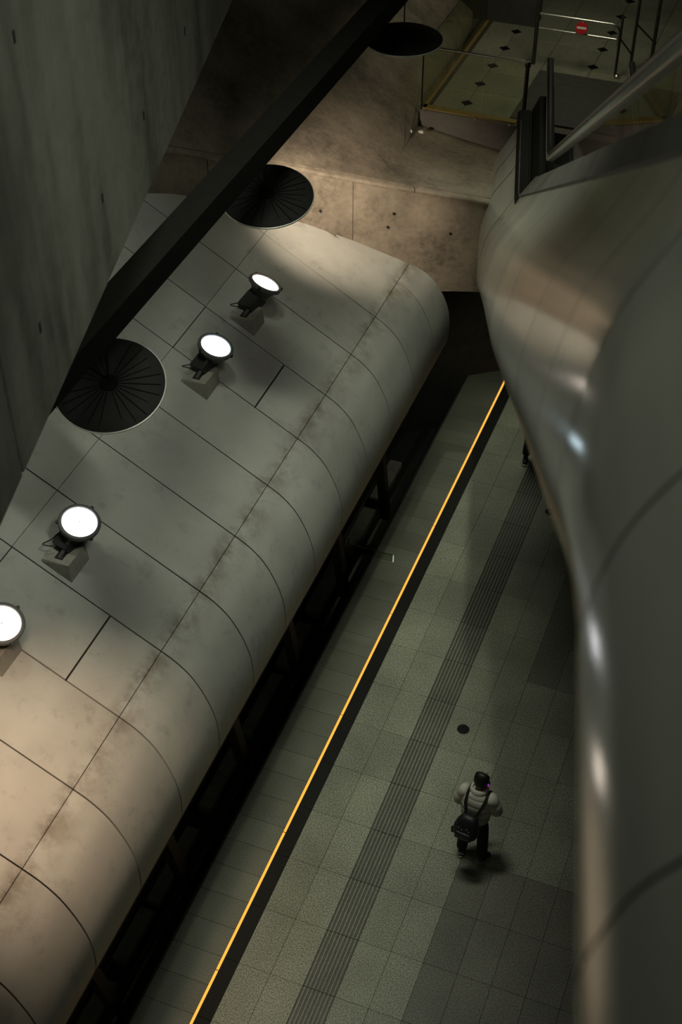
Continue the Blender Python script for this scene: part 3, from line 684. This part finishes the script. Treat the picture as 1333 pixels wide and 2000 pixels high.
# cross-section: share of the way from the bulge to the deck edge, height over the step line
CS = catmull([(0.80, 0.36), (0.71, 0.15), (0.62, -0.02), (0.51, -0.22), (0.445, -0.40), (0.395, -0.64), (0.37, -0.80), (0.36, -0.98), (0.38, -1.14), (0.45, -1.32), (0.60, -1.47), (0.85, -1.57), (1.2, -1.60), (1.55, -1.60)], 3)
CS2 = catmull([(0.80, 0.36), (0.775, 0.10), (0.72, -0.15), (0.62, -0.36), (0.52, -0.50), (0.445, -0.62), (0.395, -0.77), (0.36, -0.98), (0.38, -1.14), (0.45, -1.32), (0.60, -1.47), (0.85, -1.57), (1.2, -1.60), (1.55, -1.60)], 3)
WC = 1.55
def kk(a): return min(1.0, max(0.0, (a - 6.0) / 12.0))
def WDf(a): return 0.80 - 0.27 * kk(a)
def sect(a):
    lw = left_w(a); da = 0.05; sl = (floor_up(a + da) - floor_up(a - da)) / (2 * da); ph = math.atan(sl)
    tN = UZ * math.cos(ph) - E_ * math.sin(ph)
    out = []; WD = WDf(a); bl = min(1.0, max(0.0, (4.2 - a) / 2.0)); bl = bl * bl * (3 - 2 * bl)
    for (w1, h1), (w2, h2) in zip(CS, CS2):
        w_ = w1 + (w2 - w1) * bl; h_ = h1 + (h2 - h1) * bl
        s_ = (0.80 - w_) / (0.80 - 0.36)
        if h_ > -0.98: ww = WD - (WD - lw) * s_
        else: ww = lw + (w_ - 0.36) * (WC - lw) / (WC - 0.36)
        out.append(CP + E_ * a + Q_ * ww + UZ * floor_up(a) + tN * (h_ * math.cos(ph)))
    return out
esc = thing('escalator', tuple(CP + E_ * 18 + Q_ * 1.5 + UZ * -10.5), 'escalator with a glossy rounded grey shell descending beside the hall', 'escalator')
eo = -esc.location
def mirror(p):
    d = (p - CP).dot(Q_); return p + Q_ * (2 * (WC - d))
cuts = [-2.0, 0.0, 1.62, 2.72, 3.90, 4.86, 6.3, 8.3, 10.3, 12.4, 14.5, 16.6, 18.2, 19.3, 20.0, 20.6]
for a, b in zip(cuts, cuts[1:]):
    n = max(4, int((b - a) / 0.22)); L_, Rr = [], []
    gp = 0.007 if b < 17 else 0.012
    for i in range(n + 1):
        t = a + gp + (b - a - 2 * gp) * i / n; s_ = sect(t); L_.append([p + eo for p in s_]); Rr.append([mirror(p) + eo for p in s_])
    mb = MB(); mb.grid(L_); o = mb.build('shell_panel', 'shell', esc, smooth=True, fix=False)
    mb = MB(); mb.grid(Rr); o = mb.build('shell_panel', 'shell', esc, smooth=True, fix=False)
# dark liner right behind the open joints
al_ = [-2 + 0.3 * i for i in range(78)]; rl, rr_ = [], []
for t in al_:
    if t > 20.6: continue
    s_ = sect(t); c_ = CP + E_ * t + Q_ * WC + UZ * (floor_up(t) - 0.6)
    inner = [p + (c_ - p).normalized() * 0.02 for p in s_]
    rl.append([p + eo for p in inner]); rr_.append([mirror(p) + eo for p in inner])
mb = MB(); mb.grid(rl); mb.grid(rr_); mb.build('shell_liner', 'shell_joint', esc, smooth=True, fix=False)
def strip(name, prof, a, b, mat, par=esc, step=0.25, smooth=False, mir=False):
    # prof: closed list of (w, height over the step line) swept along the escalator
    n = max(1, int((b - a) / step)); k = len(prof(a) if callable(prof) else prof); vs = []
    for i in range(n + 1):
        t = a + (b - a) * i / n; da = 0.05; ph = math.atan((floor_up(t + da) - floor_up(t - da)) / (2 * da)); tN = UZ * math.cos(ph) - E_ * math.sin(ph)
        for w_, h_ in (prof(t) if callable(prof) else prof):
            p = CP + E_ * t + Q_ * w_ + UZ * floor_up(t) + tN * (h_ * math.cos(ph))
            if mir: p = mirror(p)
            vs.append(p + eo)
    fs = [(i * k + j, i * k + (j + 1) % k, (i + 1) * k + (j + 1) % k, (i + 1) * k + j) for i in range(n) for j in range(k)] + [tuple(range(k)), tuple(n * k + j for j in range(k))]
    mb = MB(); mb.add(vs, fs); return mb.build(name, mat, par, sharp=40 if smooth else None)
for mir in (False, True):
    strip('deck', lambda a: [(WDf(a) - 0.005, 0.345), (WDf(a) - 0.015, 0.375), (0.83 - 0.10 * kk(a), 0.585 + 0.10 * kk(a)), (0.855 - 0.05 * kk(a), 0.60 + 0.10 * kk(a)), (1.0, 0.60 + 0.10 * kk(a)), (1.0, 0.30), (0.85, 0.25)], -2, 17.6, 'deck', mir=mir)
    strip('dark_deck', [(0.47, -0.12), (0.47, 0.30), (0.50, 0.34), (0.66, 0.36), (0.67, 0.34), (0.69, 0.34), (0.70, 0.38), (0.80, 0.60), (1.0, 0.60), (1.0, -0.1)], 17.6, 20.95, 'dark_deck', mir=mir)
    strip('skirt', [(1.0, 0.60), (1.02, 0.60), (1.02, -0.15), (1.0, -0.15)], -2, 21.3, 'dark_deck', mir=mir)
    for a, b in ((-1.5, 1.0), (1.02, 3.5), (3.52, 6.0), (6.02, 8.5), (8.52, 11.0), (11.02, 13.5), (13.52, 16.0), (16.02, 18.0), (18.02, 21.2)):
        strip('glass_panel', [(0.905, 0.58), (0.905, 0.95), (0.913, 0.95), (0.913, 0.58)], a, b, 'esc_glass', mir=mir)
    strip('rail_profile', [(0.872, 0.935), (0.866, 0.95), (0.880, 1.03), (0.950, 1.03), (0.960, 0.95), (0.95, 0.935)], -2, 21.3, 'rail_profile', mir=mir)
    strip('rail_edge', [(0.868, 0.932), (0.866, 0.938), (0.872, 0.938), (0.874, 0.932)], -2, 21.3, 'chrome', mir=mir)
    hr = [(0.915 + 0.050 * math.cos(a), 1.055 + 0.033 * math.sin(a)) for a in [2 * math.pi * i / 12 for i in range(12)]]
    strip('handrail', hr, -2, 21.3, 'rubber', mir=mir, smooth=True)
# steps
t = 0.2
sm_ = MB(); stepm = None
a = 3.4
while a < 18.0:
    p = CP + E_ * a + Q_ * WC + UZ * (floor_up(a) - 0.12) + eo
    o = MB().box((0, 0, 0), (0.51, 0.20, 0.11)).mesh('step', 'lamp_dark') if stepm is None else stepm; stepm = o
    s_ = link('step', o, esc); s_.location = p; s_.rotation_euler = (0, 0, AL); a += 0.40
# upper landing slab behind the camera's feet
ul = MB(); pts = [(-4.5, -0.1), (0.20, -0.1), (0.20, -4.5), (-4.5, -4.5)]
v_ = [CP + Q_ * q + E_ * e + UZ * -1.8 for q, e in pts]; ul.add(v_ + [p - UZ * 0.4 for p in v_], [(0, 1, 2, 3), (7, 6, 5, 4), (0, 4, 5, 1), (1, 5, 6, 2), (2, 6, 7, 3), (3, 7, 4, 0)])
tag(ul.build('floor_upper_landing', 'deck'), 'upper landing slab', None, None, 'structure')

# ================================================================== PEOPLE
def skin(name, verts, edges, radii, mat, parent, levels=2, root=0):
    me = bpy.data.meshes.new(name); me.from_pydata(verts, edges, []); o = bpy.data.objects.new(name, me); COL.objects.link(o)
    md = o.modifiers.new('skin', 'SKIN'); md.use_smooth_shade = True
    for i, r_ in enumerate(radii):
        sv = me.skin_vertices[0].data[i]; sv.radius = r_ if isinstance(r_, tuple) else (r_, r_)
    me.skin_vertices[0].data[root].use_root = True
    sb = o.modifiers.new('sub', 'SUBSURF'); sb.levels = levels; sb.render_levels = levels
    dg = bpy.context.evaluated_depsgraph_get(); m2 = bpy.data.meshes.new_from_object(o.evaluated_get(dg)); m2.name = name
    bpy.data.objects.remove(o); m2.materials.clear(); m2.materials.append(M[mat]); m2.polygons.foreach_set('use_smooth', [True] * len(m2.polygons))
    return link(name, m2, parent)
def merge_into(o, others):
    bm = bmesh.new(); bm.from_mesh(o.data)
    for p in others: bm.from_mesh(p.data)
    bm.to_mesh(o.data); bm.free()
    for p in others: bpy.data.objects.remove(p)
    o.data.polygons.foreach_set('use_smooth', [True] * len(o.data.polygons))
def chains(name, parts, mat, parent):
    objs = [skin(name, v, [(i, i + 1) for i in range(len(v) - 1)], r_, mat, parent, 1) for v, r_ in parts]
    if len(objs) > 1: merge_into(objs[0], objs[1:])
    return objs[0]
def sup(rows_, name, mat, parent, smooth=True):
    mb = MB(); n = 24; k = len(rows_); vs = []
    for (cx_, cy_, z_, rx_, ry_, e) in rows_:
        for j in range(n):
            a = 2 * math.pi * j / n; c, s_ = math.cos(a), math.sin(a)
            vs.append((cx_ + rx_ * math.copysign(abs(c) ** e, c), cy_ + ry_ * math.copysign(abs(s_) ** e, s_), z_))
    mb.add(vs, [(i * n + j, i * n + (j + 1) % n, (i + 1) * n + (j + 1) % n, (i + 1) * n + j) for i in range(k - 1) for j in range(n)] + [tuple(range(n)), tuple((k - 1) * n + j for j in range(n))])
    return mb.build(name, mat, parent, sharp=60)
def person(loc, rz, label, jacket, full=True):
    p = thing('person', loc, label, 'person', None, None, rz)
    # joints (local: x right, y forward, z up)
    J = dict(pel=(0, 0, 0.92), wai=(0, 0.0, 1.06), che=(0, 0.01, 1.27), nec=(0, 0.03, 1.44), nk2=(0.005, 0.055, 1.51), hd1=(0.01, 0.085, 1.575), hd2=(0.01, 0.10, 1.64),
             lsh=(-0.175, 0.01, 1.385), lel=(-0.255, 0.02, 1.12), lwr=(-0.10, 0.22, 1.10), lha=(-0.045, 0.27, 1.13),
             rsh=(0.175, 0.02, 1.385), rel=(0.265, 0.05, 1.12), rwr=(0.11, 0.24, 1.12), rha=(0.055, 0.28, 1.15),
             lhip=(-0.095, 0.0, 0.88), lkn=(-0.125, 0.02, 0.48), lan=(-0.145, 0.0, 0.09),
             rhip=(0.095, 0.0, 0.88), rkn=(0.125, 0.02, 0.48), ran=(0.145, 0.0, 0.09))
    order = list(J); ix = {k: i for i, k in enumerate(order)}
    ed = [('pel', 'wai'), ('wai', 'che'), ('che', 'nec'), ('nec', 'nk2'), ('nk2', 'hd1'), ('hd1', 'hd2'), ('che', 'lsh'), ('lsh', 'lel'), ('lel', 'lwr'), ('lwr', 'lha'), ('che', 'rsh'), ('rsh', 'rel'), ('rel', 'rwr'), ('rwr', 'rha'),
          ('pel', 'lhip'), ('lhip', 'lkn'), ('lkn', 'lan'), ('pel', 'rhip'), ('rhip', 'rkn'), ('rkn', 'ran')]
    rad = dict(pel=(0.14, 0.11), wai=(0.13, 0.10), che=(0.15, 0.105), nec=0.055, nk2=0.052, hd1=0.085, hd2=0.088, lsh=0.06, lel=0.042, lwr=0.030, lha=(0.036, 0.022), rsh=0.06, rel=0.042, rwr=0.030, rha=(0.036, 0.022), lhip=0.085, lkn=0.058, lan=0.042, rhip=0.085, rkn=0.058, ran=0.042)
    body = skin('body', [J[k] for k in order], [(ix[a], ix[b]) for a, b in ed], [rad[k] for k in order], 'skin', p, 2, 0)
    fing = []
    for sx, h in ((-1, J['lha']), (1, J['rha'])):
        for k, (dx, ln) in enumerate(((-0.028, 0.055), (-0.009, 0.066), (0.010, 0.062), (0.028, 0.050))):
            b = Vector(h) + Vector((dx * 0.6 - sx * 0.012, 0.02, dx)); m_ = b + Vector((-sx * 0.030, ln * 0.55, 0.008)); e = m_ + Vector((-sx * 0.035, -0.01, 0.012))
            fing.append(([b, m_, e], [0.0095, 0.009, 0.0075]))
        b = Vector(h) + Vector((-sx * 0.01, -0.01, 0.02)); fing.append(([b, b + Vector((-sx * 0.02, 0.015, 0.03)), b + Vector((-sx * 0.03, 0.035, 0.045))], [0.011, 0.010, 0.008]))
    # face: nose, ears, brow/eyes, mouth kept on the body mesh
    fing.append(([(0.01, 0.165, 1.625), (0.01, 0.198, 1.60), (0.01, 0.175, 1.585)], [0.012, 0.013, 0.010]))
    for sx in (-1, 1): fing.append(([(0.01 + 0.086 * sx, 0.085, 1.635), (0.01 + 0.096 * sx, 0.075, 1.615), (0.01 + 0.086 * sx, 0.085, 1.59)], [0.010, 0.013, 0.009]))
    fo = [skin('f', [tuple(x) for x in v], [(0, 1), (1, 2)], r_, 'skin', p, 1) for v, r_ in fing]
    merge_into(body, fo)
    for sx in (-1, 1):
        mb = MB(); mb.lathe([(0.0, 0), (0.010, 0.002), (0.0, 0.006)], 10, Matrix.Translation((0.01 + 0.032 * sx, 0.178, 1.635)) @ Matrix.Rotation(R(-90), 4, 'X'), 0, False); mb.build('eye', 'black_cloth', p)
    mb = MB(); mb.box((0.01, 0.172, 1.555), (0.022, 0.006, 0.004)); mb.build('mouth', 'red', p)
    # trousers
    tv = [(0, 0, 1.00), (0, 0, 0.90), (-0.10, 0, 0.84), (-0.128, 0.02, 0.48), (-0.146, 0.0, 0.10), (0.10, 0, 0.84), (0.128, 0.02, 0.48), (0.146, 0.0, 0.10)]
    skin('trousers', tv, [(0, 1), (1, 2), (2, 3), (3, 4), (1, 5), (5, 6), (6, 7)], [(0.135, 0.105), (0.15, 0.115), 0.098, 0.082, 0.080, 0.098, 0.082, 0.080], 'black_cloth', p, 2, 1)
    # padded jacket body with sleeves, quilted by rolls
    mat = jacket
    rolls = []
    for z0, z1, rx0, rx1, ry0, ry1 in ((0.90, 1.02, 0.175, 0.190, 0.128, 0.138), (1.02, 1.14, 0.190, 0.200, 0.138, 0.146), (1.14, 1.27, 0.200, 0.206, 0.146, 0.148), (1.27, 1.38, 0.206, 0.170, 0.148, 0.128), (1.38, 1.455, 0.165, 0.095, 0.125, 0.095)):
        for k in range(6):
            u = k / 5; bl = 0.010 * math.sin(math.pi * u) ** 0.6 if 0 < u < 1 else 0.0
            rolls.append((0, 0.005 + 0.03 * (z0 + (z1 - z0) * u - 0.9), z0 + (z1 - z0) * u, rx0 + (rx1 - rx0) * u + bl, ry0 + (ry1 - ry0) * u + bl, 0.85))
    rolls = [(0, 0.0, 0.905, 0.12, 0.09, 0.9)] + rolls
    jo = [sup(rolls, 'jacket', mat, p)]
    for sx, s_ in ((-1, 'l'), (1, 'r')):
        sh, el, wr = (Vector(J[s_ + k]) for k in ('sh', 'el', 'wr'))
        pts = [sh + Vector((-0.05 * sx, 0, 0.0)), sh]; rr2 = [0.085, 0.098]
        for k in range(1, 6): pts.append(sh.lerp(el, k / 5)); rr2.append(0.098 if k % 2 else 0.086)
        for k in range(1, 6): pts.append(el.lerp(wr, k / 5.3)); rr2.append((0.084 if k % 2 else 0.074) * (1 - 0.05 * k))
        jo.append(skin('sleeve', [tuple(x) for x in pts], [(i, i + 1) for i in range(len(pts) - 1)], rr2, mat, p, 2))
    merge_into(jo[0], jo[1:])
    # standing collar, open ring
    mb = MB(); q = Matrix.Translation((0.0, 0.035, 1.43)) @ Matrix.Rotation(R(-12), 4, 'X')
    mb.lathe([(0.115, -0.02), (0.122, 0.02), (0.112, 0.062), (0.092, 0.068), (0.082, 0.05), (0.085, 0.0)], 26, q, 0, False); mb.build('collar', mat, p, smooth=True)
    # hair cap
    hv = [(0.01, 0.022, 1.515), (0.01, 0.040, 1.575), (0.01, 0.062, 1.635), (0.01, 0.090, 1.690), (0.01, 0.120, 1.705)]
    skin('hair', hv, [(0, 1), (1, 2), (2, 3), (3, 4)], [(0.060, 0.050), (0.098, 0.084), (0.112, 0.104), (0.108, 0.098), (0.085, 0.062)], 'hair', p, 2)
    # shoes
    for sx, yaw in ((-1, 10), (1, -24)):
        t = thing('shoe', (0.148 * sx, 0.015, 0)); t.parent = p; t.rotation_euler = (0, 0, R(yaw))
        bpy.data.objects.remove(t)
        rot = Matrix.Translation((0.148 * sx, 0.0, 0)) @ Matrix.Rotation(R(yaw), 4, 'Z')
        so = skin('shoe', [tuple(rot @ Vector(v)) for v in ((0, -0.055, 0.062), (0, 0.0, 0.070), (0, 0.08, 0.055), (0, 0.16, 0.045))], [(0, 1), (1, 2), (2, 3)], [(0.040, 0.042), (0.043, 0.048), (0.046, 0.036), (0.040, 0.028)], 'shoe', p, 2)
        mb = MB(); out = [(0.042, -0.06), (0.046, 0.0), (0.052, 0.08), (0.050, 0.14), (0.034, 0.19), (0, 0.205), (-0.034, 0.19), (-0.050, 0.14), (-0.052, 0.08), (-0.046, 0.0), (-0.042, -0.06), (-0.026, -0.092), (0, -0.10), (0.026, -0.092)]
        n = len(out); mb.add([rot @ Vector((x, y, 0.002)) for x, y in out] + [rot @ Vector((x, y, 0.026)) for x, y in out], [tuple(range(n)), tuple(range(2 * n - 1, n - 1, -1))] + [(i, (i + 1) % n, n + (i + 1) % n, n + i) for i in range(n)])
        mb.build('sole', 'sole', so)
        for yy in (-0.075, -0.045):
            mb = MB(); mb.box(rot @ Vector((0, yy + 0.01, 0.075 + (yy + 0.075) * 0.5)), (0.044, 0.007, 0.010), rot.to_3x3()); mb.build('stripe', 'sole', so)
    return p
PL = (-2.20, 10.68, 0.0); RZ = R(-6)
me_ = person(PL, RZ, 'person in a cream padded jacket and black trousers seen from behind, head bowed', 'cream')
mb = MB(); mb.lathe([(0.0, 0), (0.016, 0.004), (0.018, 0.012), (0.0, 0.02)], 12, Matrix.Translation((0.103, 0.05, 1.585)) @ Matrix.Rotation(R(80), 4, 'Y'), 0, False)
eb = mb.build('earpiece', 'ear', me_, smooth=True); eb['label'] = 'small violet glowing earpiece'
ph = bevel_box('phone', (0, 0, 0), (0.036, 0.006, 0.075), 'phone', None, 0.004); tag(ph, 'black phone held in both hands of the standing person', 'phone')
ph.matrix_world = Matrix.Translation(PL) @ Matrix.Rotation(RZ, 4, 'Z') @ Matrix.Translation((0.005, 0.325, 1.17)) @ Matrix.Rotation(R(-35), 4, 'X')
# backpack on the person's back
bp = thing('backpack', PL, 'black drawstring-top backpack on the back of the person in cream', 'backpack', None, None, RZ)
by = -0.245
sup([(-0.03, by, 0.80, 0.10, 0.055, 0.7), (-0.03, by, 0.815, 0.150, 0.080, 0.7), (-0.03, by - 0.005, 0.88, 0.172, 0.098, 0.7), (-0.025, by, 0.98, 0.168, 0.098, 0.72), (-0.02, by + 0.01, 1.07, 0.145, 0.085, 0.75), (-0.012, by + 0.02, 1.14, 0.115, 0.066, 0.8), (-0.01, by + 0.03, 1.175, 0.085, 0.048, 0.85), (-0.01, by + 0.03, 1.185, 0.04, 0.02, 0.9)], 'bag', 'pack', bp)
sup([(-0.03, by - 0.095, 0.835, 0.09, 0.015, 0.7), (-0.03, by - 0.10, 0.85, 0.118, 0.026, 0.7), (-0.03, by - 0.10, 0.95, 0.115, 0.026, 0.7), (-0.03, by - 0.09, 0.965, 0.09, 0.012, 0.7)], 'front_pocket', 'pack', bp)
for sx, pts in ((-1, [(-0.075, -0.20, 1.16), (-0.085, -0.165, 1.24), (-0.105, -0.145, 1.33), (-0.112, -0.085, 1.425), (-0.112, 0.0, 1.46), (-0.12, 0.12, 1.40), (-0.14, 0.165, 1.27), (-0.17, 0.10, 1.10)]),
                (1, [(0.055, -0.20, 1.16), (0.085, -0.17, 1.24), (0.115, -0.145, 1.33), (0.135, -0.085, 1.42), (0.135, 0.0, 1.455), (0.13, 0.12, 1.40), (0.14, 0.165, 1.27), (0.17, 0.10, 1.10)])):
    c = catmull(pts, 4); mb = MB(); vs = []
    for p_ in c: vs += [(p_[0] - 0.018, p_[1] - 0.004, p_[2]), (p_[0] + 0.018, p_[1] - 0.004, p_[2]), (p_[0] + 0.018, p_[1] + 0.004, p_[2] - 0.004), (p_[0] - 0.018, p_[1] + 0.004, p_[2] - 0.004)]
    mb.add(vs, [(i * 4 + j, i * 4 + (j + 1) % 4, (i + 1) * 4 + (j + 1) % 4, (i + 1) * 4 + j) for i in range(len(c) - 1) for j in range(4)]); mb.build('strap', 'black_cloth', bp)
    MB().box((pts[0][0], pts[0][1] - 0.012, pts[0][2] + 0.005), (0.012, 0.004, 0.013)).build('buckle', 'buckle', bp)
for x, z_ in ((-0.095, 1.09), (-0.055, 1.06), (0.015, 1.10), (0.045, 1.06)):
    mb = MB(); mb.tube([(x, -0.315, z_ + 0.04), (x - 0.006, -0.335, z_), (x, -0.345, z_ - 0.04)], 0.005, 6); mb.build('cord', 'black_cloth', bp)
    MB().box((x, -0.348, z_ - 0.03), (0.005, 0.004, 0.010)).build('cord_end', 'buckle', bp)
mb = MB(); mb.box((-0.205, by - 0.01, 0.83), (0.020, 0.006, 0.060)); mb.build('side_tag', 'black_cloth', bp)
p2 = person((-3.58, 19.05, 0), R(-150), 'person in black coat and trousers half hidden behind the escalator shell', 'black_cloth')
